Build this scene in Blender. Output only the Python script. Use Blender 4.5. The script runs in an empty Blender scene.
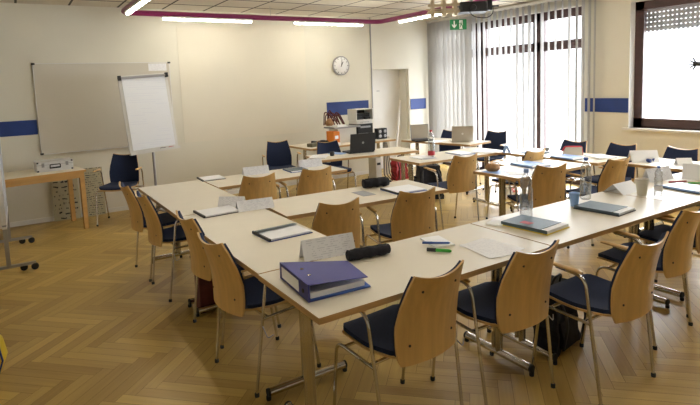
import bpy, math, random
from mathutils import Vector, Matrix
R = math.radians
C = bpy.context.scene
COL = C.collection
random.seed(7)

# ------------------------------------------------------------------ camera
F, PITCH, ROLL, YAW = 525.88, .1100, -.0385, .5667
fw = Vector((math.sin(YAW)*math.cos(PITCH), math.cos(YAW)*math.cos(PITCH), -math.sin(PITCH)))
rt = Vector((math.cos(YAW), -math.sin(YAW), 0)); up = rt.cross(fw)
c_, s_ = math.cos(ROLL), math.sin(ROLL)
rt2 = c_*rt + s_*up; up2 = -s_*rt + c_*up
cd = bpy.data.cameras.new('camera'); cam = bpy.data.objects.new('camera', cd); COL.objects.link(cam)
cd.sensor_width = 36; cd.lens = F/700*36; cd.shift_y = -(202.5-142.16)/700; cd.clip_start = .05
cam.matrix_world = Matrix(((rt2.x, up2.x, -fw.x, 0), (rt2.y, up2.y, -fw.y, 0), (rt2.z, up2.z, -fw.z, 1.66), (0, 0, 0, 1)))
C.camera = cam
# ------------------------------------------------------------------ light
w = bpy.data.worlds.new('sky'); C.world = w; w.use_nodes = True
bg = w.node_tree.nodes['Background']; bg.inputs[0].default_value = (.92, .96, 1, 1); bg.inputs[1].default_value = 1.3
LAMP = 24.0
sd = bpy.data.lights.new('overcast_sun', 'SUN'); sd.energy = 24; sd.angle = R(150); sd.color = (.95, .97, 1)
so = bpy.data.objects.new('overcast_sun', sd); COL.objects.link(so)
so.rotation_euler = Vector((-1, -.5, -.42)).to_track_quat('-Z', 'Y').to_euler()
def portal(x, y, z, sy, sz):
    l = bpy.data.lights.new('window_portal', 'AREA'); l.shape = 'RECTANGLE'; l.size = sz; l.size_y = sy
    o = bpy.data.objects.new('window_portal', l); COL.objects.link(o); o.location = (x, y, z); o.rotation_euler = (0, R(90), 0)
    l.cycles.is_portal = True
portal(7.5, 6.2, 1.35, 3.2, 2.5); portal(7.5, 2.6, 1.8, 2.9, 1.6)
vs = C.view_settings
vs.view_transform = 'Standard'; vs.look = 'None'; vs.gamma = 1; vs.use_curve_mapping = False; vs.exposure = 1.06

# ------------------------------------------------------------------ materials
M = {}
def mat(name, col, rough=.5, metal=0, spec=.5, coat=0, trans=0, emis=None, es=0):
    m = bpy.data.materials.new(name); m.use_nodes = True
    b = m.node_tree.nodes['Principled BSDF']
    b.inputs['Base Color'].default_value = (*col, 1); b.inputs['Roughness'].default_value = rough
    b.inputs['Metallic'].default_value = metal; b.inputs['Specular IOR Level'].default_value = spec
    b.inputs['Coat Weight'].default_value = coat; b.inputs['Transmission Weight'].default_value = trans
    if emis: b.inputs['Emission Color'].default_value = (*emis, 1); b.inputs['Emission Strength'].default_value = es
    M[name] = m; return m
def nodes(m): return m.node_tree.nodes, m.node_tree.links, m.node_tree.nodes['Principled BSDF']
def vary(m, amt=.08, scale=(6, 6, 6), detail=3, bump=0):
    """soft procedural variation of the base colour"""
    n, l, b = nodes(m); col = tuple(b.inputs['Base Color'].default_value)
    tc = n.new('ShaderNodeTexCoord'); mp = n.new('ShaderNodeMapping'); mp.inputs['Scale'].default_value = scale
    no = n.new('ShaderNodeTexNoise'); no.inputs['Scale'].default_value = 1; no.inputs['Detail'].default_value = detail
    mr = n.new('ShaderNodeMapRange'); mr.inputs[3].default_value = 1-amt; mr.inputs[4].default_value = 1+amt
    mx = n.new('ShaderNodeVectorMath'); mx.operation = 'SCALE'; mx.inputs[0].default_value = col[:3]
    l.new(tc.outputs['Object'], mp.inputs[0]); l.new(mp.outputs[0], no.inputs['Vector']); l.new(no.outputs[0], mr.inputs[0])
    mr.inputs[1].default_value = .25; mr.inputs[2].default_value = .75
    l.new(mr.outputs[0], mx.inputs['Scale']); l.new(mx.outputs[0], b.inputs['Base Color'])
    if bump:
        bp = n.new('ShaderNodeBump'); bp.inputs['Strength'].default_value = bump; l.new(no.outputs[0], bp.inputs['Height']); l.new(bp.outputs[0], b.inputs['Normal'])
    return m
vary(mat('wall', (.72, .69, .59), .9), .03, (1.5, 1.5, 1.5))
vary(mat('screen_paint', (.75, .705, .595), .85), .02, (2, 2, 2))
vary(mat('white_paint', (.74, .72, .68), .7), .02)
vary(mat('blue_strip', (.012, .042, .21), .5), .1)
vary(mat('laminate', (.72, .655, .525), .38, spec=.45), .02, (9, 9, 9))
vary(mat('laminate_light', (.72, .64, .48), .45), .02)
vary(mat('beech_edge', (.50, .30, .115), .45), .15, (3, 3, 60))
vary(mat('beech', (.60, .375, .135), .38, coat=.15), .16, (26, 26, 2.2), 5)
vary(mat('pine', (.52, .29, .085), .5), .12, (3, 20, 20), 4)
vary(mat('navy', (.009, .018, .056), .9), .25, (160, 160, 160), 2, .25)
vary(mat('rubber', (.012, .012, .012), .7), .1)
vary(mat('black', (.012, .012, .014), .5), .2, (40, 40, 40))
vary(mat('black_cloth', (.014, .014, .020), .9), .4, (30, 30, 30), 3, .5)
vary(mat('chrome', (.60, .58, .54), .12, 1), .04)
vary(mat('post_metal', (.52, .46, .34), .25, .9), .05)
vary(mat('aluminium', (.74, .74, .74), .42, .45), .06, (30, 30, 30))
vary(mat('grey_metal', (.36, .36, .37), .4, .7), .05)
vary(mat('purple', (.24, .014, .10), .35), .05)
vary(mat('paper', (.88, .88, .88), .8), .02)
vary(mat('paper_warm', (.70, .655, .52), .85), .03)
vary(mat('brown_frame', (.065, .030, .026), .45), .2, (5, 5, 20))
vary(mat('shutter', (.34, .34, .34), .6), .06)
vary(mat('slate', (.075, .115, .14), .5), .08)
vary(mat('light_blue', (.27, .42, .74), .45), .08)
vary(mat('blue', (.045, .12, .42), .45), .08)
vary(mat('violet_binder', (.040, .042, .23), .5), .06)
vary(mat('yellow', (.70, .52, .02), .5), .08)
vary(mat('red', (.45, .02, .03), .5), .1)
vary(mat('maroon', (.085, .012, .010), .75), .2, (20, 20, 20))
vary(mat('green', (.05, .42, .04), .4), .05)
vary(mat('exit_green', (.01, .21, .07), .5), .04)
vary(mat('orange', (.75, .22, .02), .6), .1)
vary(mat('grey_board', (.33, .34, .36), .55), .03)
vary(mat('whiteboard', (.60, .56, .48), .32, spec=.5), .02, (1, 1, 1))
vary(mat('cream_metal', (.60, .50, .34), .5), .08)
vary(mat('white_plastic', (.66, .65, .62), .45), .03)
vary(mat('beige_plastic', (.52, .47, .38), .5), .04)
vary(mat('silver', (.52, .48, .42), .35, .4), .04)
vary(mat('tan', (.40, .22, .10), .8), .3, (25, 25, 25), 3, .5)
vary(mat('olive', (.14, .13, .07), .7), .15)
vary(mat('cup_blue', (.38, .60, 1.0), .4, trans=.15), .04)
vary(mat('cup_white', (.66, .62, .52), .45), .03)
mat('lamp_on', (1, 1, 1), emis=(1, .94, .80), es=LAMP)
# blind fabric lets light through
m = mat('blind', (.50, .49, .47), .8); n, l, b = nodes(m)
tr = n.new('ShaderNodeBsdfTranslucent'); tr.inputs[0].default_value = (.60, .59, .57, 1); mx = n.new('ShaderNodeMixShader'); mx.inputs[0].default_value = .42
l.new(b.outputs[0], mx.inputs[1]); l.new(tr.outputs[0], mx.inputs[2]); l.new(mx.outputs[0], n['Material Output'].inputs[0])
def clear(name, col, k, rough=.06):
    m = mat(name, col, rough); n, l, b = nodes(m)
    t = n.new('ShaderNodeBsdfTransparent'); t.inputs[0].default_value = (*[min(1, c*.2+.8) for c in col], 1)
    g = n.new('ShaderNodeBsdfGlossy'); g.inputs['Roughness'].default_value = rough
    lw = n.new('ShaderNodeLayerWeight'); lw.inputs[0].default_value = k
    mx = n.new('ShaderNodeMixShader'); l.new(lw.outputs['Facing'], mx.inputs[0]); l.new(t.outputs[0], mx.inputs[1])
    mb = n.new('ShaderNodeMixShader'); mb.inputs[0].default_value = .5; l.new(b.outputs[0], mb.inputs[1]); l.new(g.outputs[0], mb.inputs[2])
    l.new(mb.outputs[0], mx.inputs[2]); l.new(mx.outputs[0], n['Material Output'].inputs[0])
clear('pet', (.50, .55, .60), .45)
for q in M['pet'].node_tree.nodes:
    if q.type == 'MIX_SHADER' and q.inputs[0].is_linked:
        mr = M['pet'].node_tree.nodes.new('ShaderNodeMapRange'); src = q.inputs[0].links[0].from_socket
        M['pet'].node_tree.links.new(src, mr.inputs[0]); mr.inputs[3].default_value = .12; mr.inputs[4].default_value = .85; M['pet'].node_tree.links.new(mr.outputs[0], q.inputs[0])
clear('pet_label', (.35, .45, .60), .5); M['pet_label'].node_tree.nodes['Principled BSDF'].inputs['Roughness'].default_value = .5
for q in M['pet_label'].node_tree.nodes:
    if q.type == 'MIX_SHADER' and q.inputs[0].is_linked:
        mr = M['pet_label'].node_tree.nodes.new('ShaderNodeMapRange'); src = q.inputs[0].links[0].from_socket
        M['pet_label'].node_tree.links.new(src, mr.inputs[0]); mr.inputs[3].default_value = .45; mr.inputs[4].default_value = .9; M['pet_label'].node_tree.links.new(mr.outputs[0], q.inputs[0])
clear('pane_glass', (.9, .95, 1), .03, .02)
def lines(name, base, ink, axis, freq, words, wob=0):
    """rows of illegible print"""
    m = mat(name, base, .8); n, l, b = nodes(m)
    tc = n.new('ShaderNodeTexCoord'); sp = n.new('ShaderNodeSeparateXYZ'); l.new(tc.outputs['Generated'], sp.inputs[0])
    oth = {'X': 'Y', 'Y': 'X', 'Z': 'X'}[axis]
    def math_(op, a, bb):
        q = n.new('ShaderNodeMath'); q.operation = op
        for i, v in enumerate((a, bb)):
            if isinstance(v, (int, float)): q.inputs[i].default_value = v
            else: l.new(v, q.inputs[i])
        return q.outputs[0]
    a = math_('MULTIPLY', sp.outputs[axis], freq)
    if wob:
        nw = n.new('ShaderNodeTexNoise'); nw.inputs['Scale'].default_value = 4; l.new(tc.outputs['Generated'], nw.inputs['Vector']); a = math_('ADD', a, math_('MULTIPLY', nw.outputs[0], wob))
    fr = math_('FRACT', a, 0); row = math_('LESS_THAN', fr, .30)
    cx = n.new('ShaderNodeCombineXYZ'); l.new(math_('MULTIPLY', sp.outputs[oth], words), cx.inputs[0]); l.new(math_('MULTIPLY', math_('FLOOR', a, 0), 7.3), cx.inputs[1])
    no = n.new('ShaderNodeTexNoise'); no.inputs['Scale'].default_value = 1; no.inputs['Detail'].default_value = 1; l.new(cx.outputs[0], no.inputs['Vector'])
    wd = math_('GREATER_THAN', no.outputs[0], .52)
    mg = math_('MULTIPLY', math_('GREATER_THAN', sp.outputs[oth], .08), math_('LESS_THAN', sp.outputs[oth], .92))
    k = math_('MULTIPLY', math_('MULTIPLY', row, wd), mg)
    mc = n.new('ShaderNodeMix'); mc.data_type = 'RGBA'; mc.inputs[6].default_value = (*base, 1); mc.inputs[7].default_value = (*ink, 1)
    l.new(k, mc.inputs[0]); l.new(mc.outputs[2], b.inputs['Base Color'])
lines('print_flat', (.86, .85, .85), (.68, .68, .71), 'Y', 22, 14)
lines('print_card', (.80, .80, .82), (.60, .60, .64), 'Z', 10, 12)
lines('print_chart', (.78, .80, .84), (.74, .76, .82), 'Z', 34, 1)
lines('poster_ink', (.44, .40, .27), (.03, .03, .03), 'Z', 9, 9, 1.2)
lines('poster_thin', (.44, .40, .27), (.05, .05, .05), 'Z', 22, 16, .8)
# ceiling: 0.6 m tiles with dark joints
m = mat('ceiling_tiles', (.62, .56, .46), .9); n, l, b = nodes(m)
tc = n.new('ShaderNodeTexCoord'); sp = n.new('ShaderNodeSeparateXYZ'); l.new(tc.outputs['Object'], sp.inputs[0]); ks = []
for ax, off in (('X', .137), ('Y', .26)):
    a = n.new('ShaderNodeMath'); a.operation = 'ADD'; a.inputs[1].default_value = -off+59.55; l.new(sp.outputs[ax], a.inputs[0])
    d = n.new('ShaderNodeMath'); d.operation = 'DIVIDE'; d.inputs[1].default_value = .5955; l.new(a.outputs[0], d.inputs[0])
    f = n.new('ShaderNodeMath'); f.operation = 'FRACT'; l.new(d.outputs[0], f.inputs[0])
    t = n.new('ShaderNodeMath'); t.operation = 'LESS_THAN'; t.inputs[1].default_value = .046 if ax == 'X' else .070; l.new(f.outputs[0], t.inputs[0]); ks.append(t)
mxm = n.new('ShaderNodeMath'); mxm.operation = 'MAXIMUM'; l.new(ks[0].outputs[0], mxm.inputs[0]); l.new(ks[1].outputs[0], mxm.inputs[1])
mc = n.new('ShaderNodeMix'); mc.data_type = 'RGBA'; mc.inputs[6].default_value = (.62, .56, .46, 1); mc.inputs[7].default_value = (.06, .05, .04, 1)
l.new(mxm.outputs[0], mc.inputs[0]); l.new(mc.outputs[2], b.inputs['Base Color'])
# parquet: colour from a per-board attribute, grain along the board (UV)
m = mat('parquet', (.4, .25, .1), .33, spec=.4); n, l, b = nodes(m)
at = n.new('ShaderNodeAttribute'); at.attribute_name = 'tone'; uv = n.new('ShaderNodeUVMap'); uv.uv_map = 'UVMap'
mp = n.new('ShaderNodeMapping'); mp.inputs['Scale'].default_value = (2.5, 45, 1); no = n.new('ShaderNodeTexNoise'); no.inputs['Scale'].default_value = 1; no.inputs['Detail'].default_value = 5
l.new(uv.outputs[0], mp.inputs[0]); l.new(mp.outputs[0], no.inputs['Vector'])
ad = n.new('ShaderNodeMath'); ad.operation = 'MULTIPLY_ADD'; ad.inputs[1].default_value = .55; l.new(no.outputs[0], ad.inputs[0]); l.new(at.outputs['Fac'], ad.inputs[2])
cr = n.new('ShaderNodeValToRGB'); e = cr.color_ramp.elements; e[0].position = .1; e[0].color = (.29, .172, .038, 1); e[1].position = 1.1; e[1].color = (.60, .415, .120, 1)
l.new(ad.outputs[0], cr.inputs[0]); l.new(cr.outputs[0], b.inputs['Base Color'])
mr = n.new('ShaderNodeMapRange'); mr.inputs[3].default_value = .24; mr.inputs[4].default_value = .42; l.new(no.outputs[0], mr.inputs[0]); l.new(mr.outputs[0], b.inputs['Roughness'])
vary(mat('parquet_joint', (.10, .055, .02), .7), .1)

# ------------------------------------------------------------------ mesh helpers
def I4(): return Matrix.Identity(4)
def T(x, y, z, rz=0, rx=0, ry=0):
    return Matrix.Translation((x, y, z)) @ Matrix.Rotation(rz, 4, 'Z') @ Matrix.Rotation(ry, 4, 'Y') @ Matrix.Rotation(rx, 4, 'X')
def fillet(pts, rad, n=5):
    pts = [Vector(p) for p in pts]; out = [pts[0]]
    for i in range(1, len(pts)-1):
        a, b, c = pts[i-1], pts[i], pts[i+1]
        d1 = (a-b); d2 = (c-b); r = min(rad, d1.length*.49, d2.length*.49)
        p1 = b+d1.normalized()*r; p2 = b+d2.normalized()*r
        for k in range(n+1):
            t = k/n; out.append((1-t)**2*p1+2*t*(1-t)*b+t*t*p2)
    out.append(pts[-1]); return out
class MB:
    def __init__(s): s.v = []; s.f = []; s.mi = []; s.sm = []
    def add(s, vs, fs, mi=0, sm=False, X=None):
        o = len(s.v)
        for p in vs: s.v.append(tuple(X @ Vector(p)) if X else tuple(p))
        for k, f in enumerate(fs):
            s.f.append([i+o for i in f]); s.mi.append(mi[k] if isinstance(mi, list) else mi); s.sm.append(sm)
        return s
    def box(s, x0, x1, y0, y1, z0, z1, mi=0, X=None):
        vs = [(x, y, z) for z in (z0, z1) for y in (y0, y1) for x in (x0, x1)]
        return s.add(vs, [(0, 2, 3, 1), (4, 5, 7, 6), (0, 1, 5, 4), (2, 6, 7, 3), (0, 4, 6, 2), (1, 3, 7, 5)], mi, False, X)
    def rbox(s, x0, x1, y0, y1, z0, z1, r=.01, mi=0, X=None, n=3):
        """box with rounded vertical edges"""
        P = []
        for cx, cy, a0 in ((x1-r, y1-r, 0), (x0+r, y1-r, 90), (x0+r, y0+r, 180), (x1-r, y0+r, 270)):
            for k in range(n+1): a = R(a0+90*k/n); P.append((cx+r*math.cos(a), cy+r*math.sin(a)))
        return s.prism(P, z0, z1, mi, X)
    def prism(s, P, z0, z1, mi=0, X=None, side=None):
        n = len(P); vs = [(x, y, z0) for x, y in P]+[(x, y, z1) for x, y in P]
        fs = [list(range(n))[::-1], list(range(n, 2*n))]+[(i, (i+1) % n, n+(i+1) % n, n+i) for i in range(n)]
        return s.add(vs, fs, [mi, mi]+[mi if side is None else side]*n, False, X)
    def tube(s, pts, r, seg=8, mi=0, X=None, flat=1):
        pts = [Vector(p) for p in pts]; n = len(pts); vs = []; fs = []
        t0 = (pts[1]-pts[0]).normalized(); a = Vector((0, 0, 1)) if abs(t0.z) < .9 else Vector((1, 0, 0)); u = t0.cross(a).normalized()
        for i, p in enumerate(pts):
            t = (pts[min(i+1, n-1)]-pts[max(i-1, 0)]).normalized(); u = (u-t*u.dot(t)).normalized(); w_ = t.cross(u)
            rr = r[i] if isinstance(r, (list, tuple)) else r
            for k in range(seg): q = 2*math.pi*k/seg; vs.append(p+u*(rr*math.cos(q))+w_*(rr*flat*math.sin(q)))
        for i in range(n-1):
            for k in range(seg): fs.append((i*seg+k, i*seg+(k+1) % seg, (i+1)*seg+(k+1) % seg, (i+1)*seg+k))
        s.add(vs, fs, mi, True, X)
        return s.add([vs[k] for k in range(seg)]+[vs[(n-1)*seg+k] for k in range(seg)], [list(range(seg))[::-1], list(range(seg, 2*seg))], mi, False, X)
    def lathe(s, prof, seg=20, mi=0, X=None, cap=True):
        vs = []; fs = []; n = len(prof)
        for r, z in prof:
            for k in range(seg): q = 2*math.pi*k/seg; vs.append((r*math.cos(q), r*math.sin(q), z))
        for i in range(n-1):
            for k in range(seg): fs.append((i*seg+k, i*seg+(k+1) % seg, (i+1)*seg+(k+1) % seg, (i+1)*seg+k))
        s.add(vs, fs, mi, True, X)
        if not cap: return s
        return s.add([vs[k] for k in range(seg)]+[vs[(n-1)*seg+k] for k in range(seg)], [list(range(seg))[::-1], list(range(seg, 2*seg))], mi, True, X)
    def slab(s, fn, nu, nv, th, mi=0, X=None, sm=True):
        """fn(u,v)->point, u in -1..1, v in 0..1 ; th = thickness vector"""
        A = [[Vector(fn(-1+2*i/nu, j/nv)) for i in range(nu+1)] for j in range(nv+1)]
        th = Vector(th); W = nu+1; vs = [p for r in A for p in r]+[p+th for r in A for p in r]; N = W*(nv+1); fs = []
        for j in range(nv):
            for i in range(nu):
                a = j*W+i; fs.append((a, a+1, a+W+1, a+W)); fs.append((N+a, N+a+W, N+a+W+1, N+a+1))
        s.add(vs, fs, mi, sm, X); es = []
        ring = [j*W for j in range(nv+1)][::-1]+[i for i in range(1, W)]+[j*W+nu for j in range(1, nv+1)]+[nv*W+i for i in range(nu-1, 0, -1)]
        rv = [vs[i] for i in ring]+[vs[N+i] for i in ring]; n = len(ring)
        return s.add(rv, [(i, (i+1) % n, n+(i+1) % n, n+i) for i in range(n)], mi, False, X)
    def build(s, name, mats, parent=None, loc=(0, 0, 0), rz=0, bevel=0):
        me = bpy.data.meshes.new(name); me.from_pydata(s.v, [], s.f)
        for m_ in ([mats] if isinstance(mats, str) else mats): me.materials.append(M[m_])
        for p, a, b in zip(me.polygons, s.mi, s.sm): p.material_index = a; p.use_smooth = b
        me.validate(); me.update()
        o = bpy.data.objects.new(name, me); COL.objects.link(o); o.parent = parent; o.location = loc; o.rotation_euler = (0, 0, rz)
        if bevel:
            bv = o.modifiers.new('bevel', 'BEVEL'); bv.width = bevel; bv.segments = 2; bv.limit_method = 'ANGLE'
        return o
def tag(o, label=None, cat=None, group=None, kind=None):
    if label: o['label'] = label
    if cat: o['category'] = cat
    if group: o['group'] = group
    if kind: o['kind'] = kind
    return o
def empty(name, label, cat, loc=(0, 0, 0), rz=0, group=None):
    o = bpy.data.objects.new(name, None); COL.objects.link(o); o.location = loc; o.rotation_euler = (0, 0, rz); o.empty_display_size = .1
    return tag(o, label, cat, group)
KIDS = {}
def copy_tree(o, parent=None):
    c = o.copy(); COL.objects.link(c); c.parent = parent
    for ch in list(o.children): copy_tree(ch, c)
    return c
def place(proto, used, loc, rz, label, group=None):
    o = proto if not used else copy_tree(proto)
    o.location = loc; o.rotation_euler = (0, 0, R(rz)); o['label'] = label
    if group: o['group'] = group
    elif 'group' in o: del o['group']
    return o
def struct(name, b, mats, **k): return tag(b.build(name, mats, **k), kind='structure')

# ------------------------------------------------------------------ the room
XL, XR, YB, YF, H = -2.2, 7.03, 7.94, -2.2, 2.83
# floor: herringbone boards
W_, N_ = .075, 7
fv, ff, tone, uvs = [], [], [], []
ca = math.cos(R(45))
def rot(a, b_): return ((a+b_)*ca, (b_-a)*ca)      # spines run along X
def board(a0, a1, b0, b1, along_a):
    g = .0008; a0 += g; a1 -= g; b0 += g; b1 -= g
    P = [rot(a0, b0), rot(a1, b0), rot(a1, b1), rot(a0, b1)]
    cx = sum(p[0] for p in P)/4; cy = sum(p[1] for p in P)/4
    if not (XL-.1 < cx < XR+.2 and YF-.1 < cy < 8.2): return
    P = [(min(max(x, XL), XR+.12), min(max(y, YF), 8.24)) for x, y in P]
    o = len(fv); fv.extend((x, y, 0) for x, y in P); ff.append((o, o+3, o+2, o+1)); tone.append(random.gauss(.32, .13))
    r = random.random()*20; Lq = [(r, r), (r+a1-a0, r), (r+a1-a0, r+b1-b0), (r, r+b1-b0)]
    if not along_a: Lq = [(y, x) for x, y in Lq]
    uvs.append([Lq[0], Lq[3], Lq[2], Lq[1]])
for k in range(-230, 230):
    for m_ in range(-15, 16):
        a = k+2*N_*m_; board(a*W_, (a+N_)*W_, k*W_, (k+1)*W_, True)
        c = k+N_+2*N_*m_; board(c*W_, (c+1)*W_, (k-N_+1)*W_, (k+1)*W_, False)
o0 = len(fv); fv += [(XL, YF, -.003), (XR+.15, YF, -.003), (XR+.15, 8.25, -.003), (XL, 8.25, -.003)]; ff.append((o0, o0+1, o0+2, o0+3)); tone.append(0); uvs.append([(0, 0)]*4)
me = bpy.data.meshes.new('floor'); me.from_pydata(fv, [], ff); me.materials.append(M['parquet']); me.materials.append(M['parquet_joint'])
me.polygons[len(ff)-1].material_index = 1
at = me.attributes.new('tone', 'FLOAT', 'FACE'); at.data.foreach_set('value', tone)
ul = me.uv_layers.new(name='UVMap'); ul.data.foreach_set('uv', [c for q in uvs for p in q for c in p])
# make board faces look up
me.update()
flo = bpy.data.objects.new('floor', me); COL.objects.link(flo); flo['kind'] = 'structure'
struct('ceiling', MB().box(XL, XR+.25, YF, 8.3, H, H+.1), 'ceiling_tiles')
struct('wall_left', MB().box(XL-.1, XL, YF, YB, 0, H), 'wall')
struct('wall_front', MB().box(XL-.1, XR+.2, YF-.1, YF, 0, H), 'wall')
DX0, DX1, DZ = 5.58, 6.44, 1.905
struct('wall_back', MB().box(XL-.1, DX0, YB, YB+.3, 0, H).box(DX0, DX1, YB, YB+.3, DZ, H).box(DX1, XR+.35, YB, YB+.3, 0, H), 'wall')
dr = MB().box(DX0, DX1, YB+.26, YB+.30, 0, DZ).build('door_1', 'white_paint'); tag(dr, kind='structure')
MB().box(5.86, 5.93, YB+.256, YB+.262, 1.50, 1.515).build('door_plate', 'grey_metal', dr)
MB().box(DX1-.03, DX1, YB+.05, YB+.26, 0, DZ).build('door_jamb', 'wall', dr)
# right wall with balcony opening and window
BY0, BY1, BZ = 4.66, 7.80, 2.66
WY0, WY1, WZ0, WZ1 = 1.3, 3.98, .925, 2.60
wr = MB()
wr.box(XR, XR+.35, BY1, YB, 0, H).box(XR, XR+.35, BY0, BY1, BZ, H).box(XR, XR+.35, WY1, BY0, 0, H)
wr.box(XR, XR+.35, WY0, WY1, 0, WZ0).box(XR, XR+.35, WY0, WY1, WZ1, H).box(XR, XR+.35, YF, WY0, 0, H)
struct('wall_right', wr, 'wall')
# light painted projection area and blue band
tag(MB().box(2.12, 4.22, YB-.0045, YB-.0005, .88, 2.66).build('projection_area', 'screen_paint'), 'pale painted projection area on the back wall between flipchart and clock', 'projection area')
struct('trim_1', MB().box(XL, .25, YB-.012, YB, 1.165, 1.355), 'blue_strip')
struct('trim_2', MB().box(4.60, 5.48, YB-.012, YB, 1.12, 1.355), 'blue_strip')
struct('trim_3', MB().box(6.47, 6.85, YB-.012, YB, 1.125, 1.33), 'blue_strip')
struct('trim_4', MB().box(XR-.012, XR, 3.98, 4.62, 1.13, 1.325), 'blue_strip')
struct('baseboard_back', MB().box(XL, DX0, YB-.015, YB, 0, .06).box(DX1, XR, YB-.015, YB, 0, .06), 'white_paint')
struct('baseboard_right', MB().box(XR-.015, XR, YF, BY0, 0, .06), 'white_paint')
# balcony door glazing, set back in the wall
FX = 7.15
def glazing(name, cells, y0, y1, z0, z1, fr, bars):
    g = MB()
    for b_ in bars: g.box(FX, FX+.07, *b_)
    o = g.build(name, 'brown_frame'); tag(o, kind='structure')
    MB().box(FX+.03, FX+.036, y0, y1, z0, z1).build('window_glass', 'pane_glass', o)
    return o
glazing('window_1', 0, BY0, BY1, 0, BZ, 0, [(BY0, BY0+.05, 0, BZ), (BY1-.07, BY1, 0, BZ), (BY0, BY1, 2.53, BZ), (BY0, BY1, 2.06, 2.20), (BY0, BY1, 0, .09),
    (5.42, 5.63, 0, BZ), (6.66, 6.90, 0, BZ)])
w2 = glazing('window_2', 0, WY0, WY1, WZ0, WZ1, 0, [(WY1-.12, WY1, WZ0, WZ1), (WY0, WY0+.1, WZ0, WZ1), (WY0, WY1, WZ1-.11, WZ1), (WY0, WY1, WZ0, WZ0+.125), (2.35, 2.47, WZ0, WZ1)])
MB().box(XR-.05, XR+.12, WY0-.05, WY1+.06, WZ0-.03, WZ0).build('window_sill', 'white_paint', w2)
MB().box(XR, XR+.12, WY1-.006, WY1+.0, WZ0, WZ1).build('window_reveal', 'white_paint', w2)
sh = MB()
z = 2.50; k = 0
while z > 2.24:                                    # perforated roller shutter slats
    sh.box(FX+.11, FX+.12, WY0, WY1, z-.046, z)
    y = WY0
    while y < WY1: sh.box(FX+.11, FX+.12, y, y+.032, z-.060, z-.046); y += .054
    z -= .060
sh.box(FX+.105, FX+.13, WY0, WY1, 2.215, 2.26)
tag(sh.build('roller_shutter', 'shutter'), 'grey perforated roller shutter half lowered outside the right window', 'shutter')
bd = MB()
def cap(pts, r): bd.tube([(0, a, b_) for a, b_ in pts], r, 8)
X_ = (FX+.020, 3.19, 1.745)
bd.tube([(0, .03, 0), (0, -.06, -.01)], [.032, .026]); 
for k in range(5):
    a = R(62-k*31); bd.tube([(0, .02, .0), (0, .02+.095*math.cos(a), .085*math.sin(a))], [.012, .008])
tag(bd.build('window_sticker', 'black', None, X_), 'small black hand-shaped sticker on the right window pane', 'sticker')

# vertical blinds
def slat(b_, y, ang, z0=.10, z1=2.77, wd=.118):
    a = R(ang); dx, dy = math.sin(a)*wd/2, math.cos(a)*wd/2; X0 = 6.93
    n_ = Vector((dy, -dx, 0)).normalized()*.0008
    P = [(X0-dx, y-dy), (X0+dx, y+dy)]
    # slightly curved slat of three strips
    Q = [Vector((P[0][0], P[0][1], 0)), Vector((X0, y, 0))+n_*9, Vector((P[1][0], P[1][1], 0))]
    for p, q in zip(Q[:-1], Q[1:]):
        b_.add([p-n_+Vector((0, 0, z0)), q-n_+Vector((0, 0, z0)), q-n_+Vector((0, 0, z1)), p-n_+Vector((0, 0, z1)),
                p+n_+Vector((0, 0, z0)), q+n_+Vector((0, 0, z0)), q+n_+Vector((0, 0, z1)), p+n_+Vector((0, 0, z1))],
               [(0, 1, 2, 3), (7, 6, 5, 4), (0, 4, 5, 1), (3, 2, 6, 7), (0, 3, 7, 4), (1, 5, 6, 2)])
vb = empty('vertical_blind', 'closed white vertical blind in the far corner of the window wall', 'blind', (0, 0, 0))
b_ = MB(); y = 6.84
while y < 7.88: slat(b_, y, -30+random.uniform(-9, 9), wd=.127); y += .112
b_.build('slats', 'blind', vb); MB().box(6.90, 6.96, 6.80, 7.92, 2.77, 2.81).build('head_rail', 'white_plastic', vb)
vb = empty('vertical_blind', 'opened white vertical blind in front of the balcony door', 'blind', (0, 0, 0))
b_ = MB(); y = 4.70
while y < 6.80: slat(b_, y, 71+random.uniform(-6, 6)); y += .118
for y, wd in ((4.42, .03), (4.50, .045), (4.60, .06)): slat(b_, y, 10, .45, 2.77, wd)
b_.build('slats', 'blind', vb); MB().box(6.90, 6.96, 4.40, 6.79, 2.77, 2.81).build('head_rail', 'white_plastic', vb)

# ------------------------------------------------------------------ light track under the ceiling
ZT = 2.665
tk = empty('light_track', 'purple tubular light track hung as a loop below the ceiling', 'light track', (0, 0, ZT))
pts = [(1.27, -1.2, 0), (1.27, 7.22, 0), (5.25, 7.22, 0), (5.25, -1.2, 0), (1.27, -1.2, 0)]
MB().tube(fillet(pts, .16, 6), .036, 10, flat=1).build('track_tube', 'purple', tk)
for x, y in ((1.27, 5.4), (3.3, 7.22), (5.25, 5.3), (1.27, 2), (5.25, 2)): MB().tube([(x, y, .02), (x, y, H-ZT)], .003, 6).build('hanger', 'grey_metal', tk)
pr = None
def lamp(x, y, along_y, label):
    global pr
    if pr is None:
        r = empty('tube_lamp', label, 'lamp')
        MB().rbox(-.63, .63, -.035, .035, -.012, .012, .01).build('lamp_housing', 'white_plastic', r)
        MB().tube([(-.61, 0, -.018), (.61, 0, -.018)], .021, 10, flat=.9).build('fluorescent_tube', 'lamp_on', r); pr = r; used = False
    else: used = True
    place(pr, used, (x, y, ZT-.042), 90 if along_y else 0, label, 'tube lamps under the light track')
lamp(2.38, 7.22, False, 'lit tube lamp on the far side of the purple track, left one')
lamp(4.30, 7.22, False, 'lit tube lamp on the far side of the purple track, near the clock')
lamp(1.27, 6.25, True, 'lit tube lamp on the left side of the purple track')
lamp(5.25, 6.05, True, 'lit tube lamp on the right side of the purple track beside the projector')
for y in (1.0, 3.2): lamp(1.27, y, True, 'unseen tube lamp added on the left side of the track nearer the viewer'); lamp(5.25, y, True, 'unseen tube lamp added on the right side of the track nearer the viewer')  # out-of-view lamps added along the track to light the room

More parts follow.
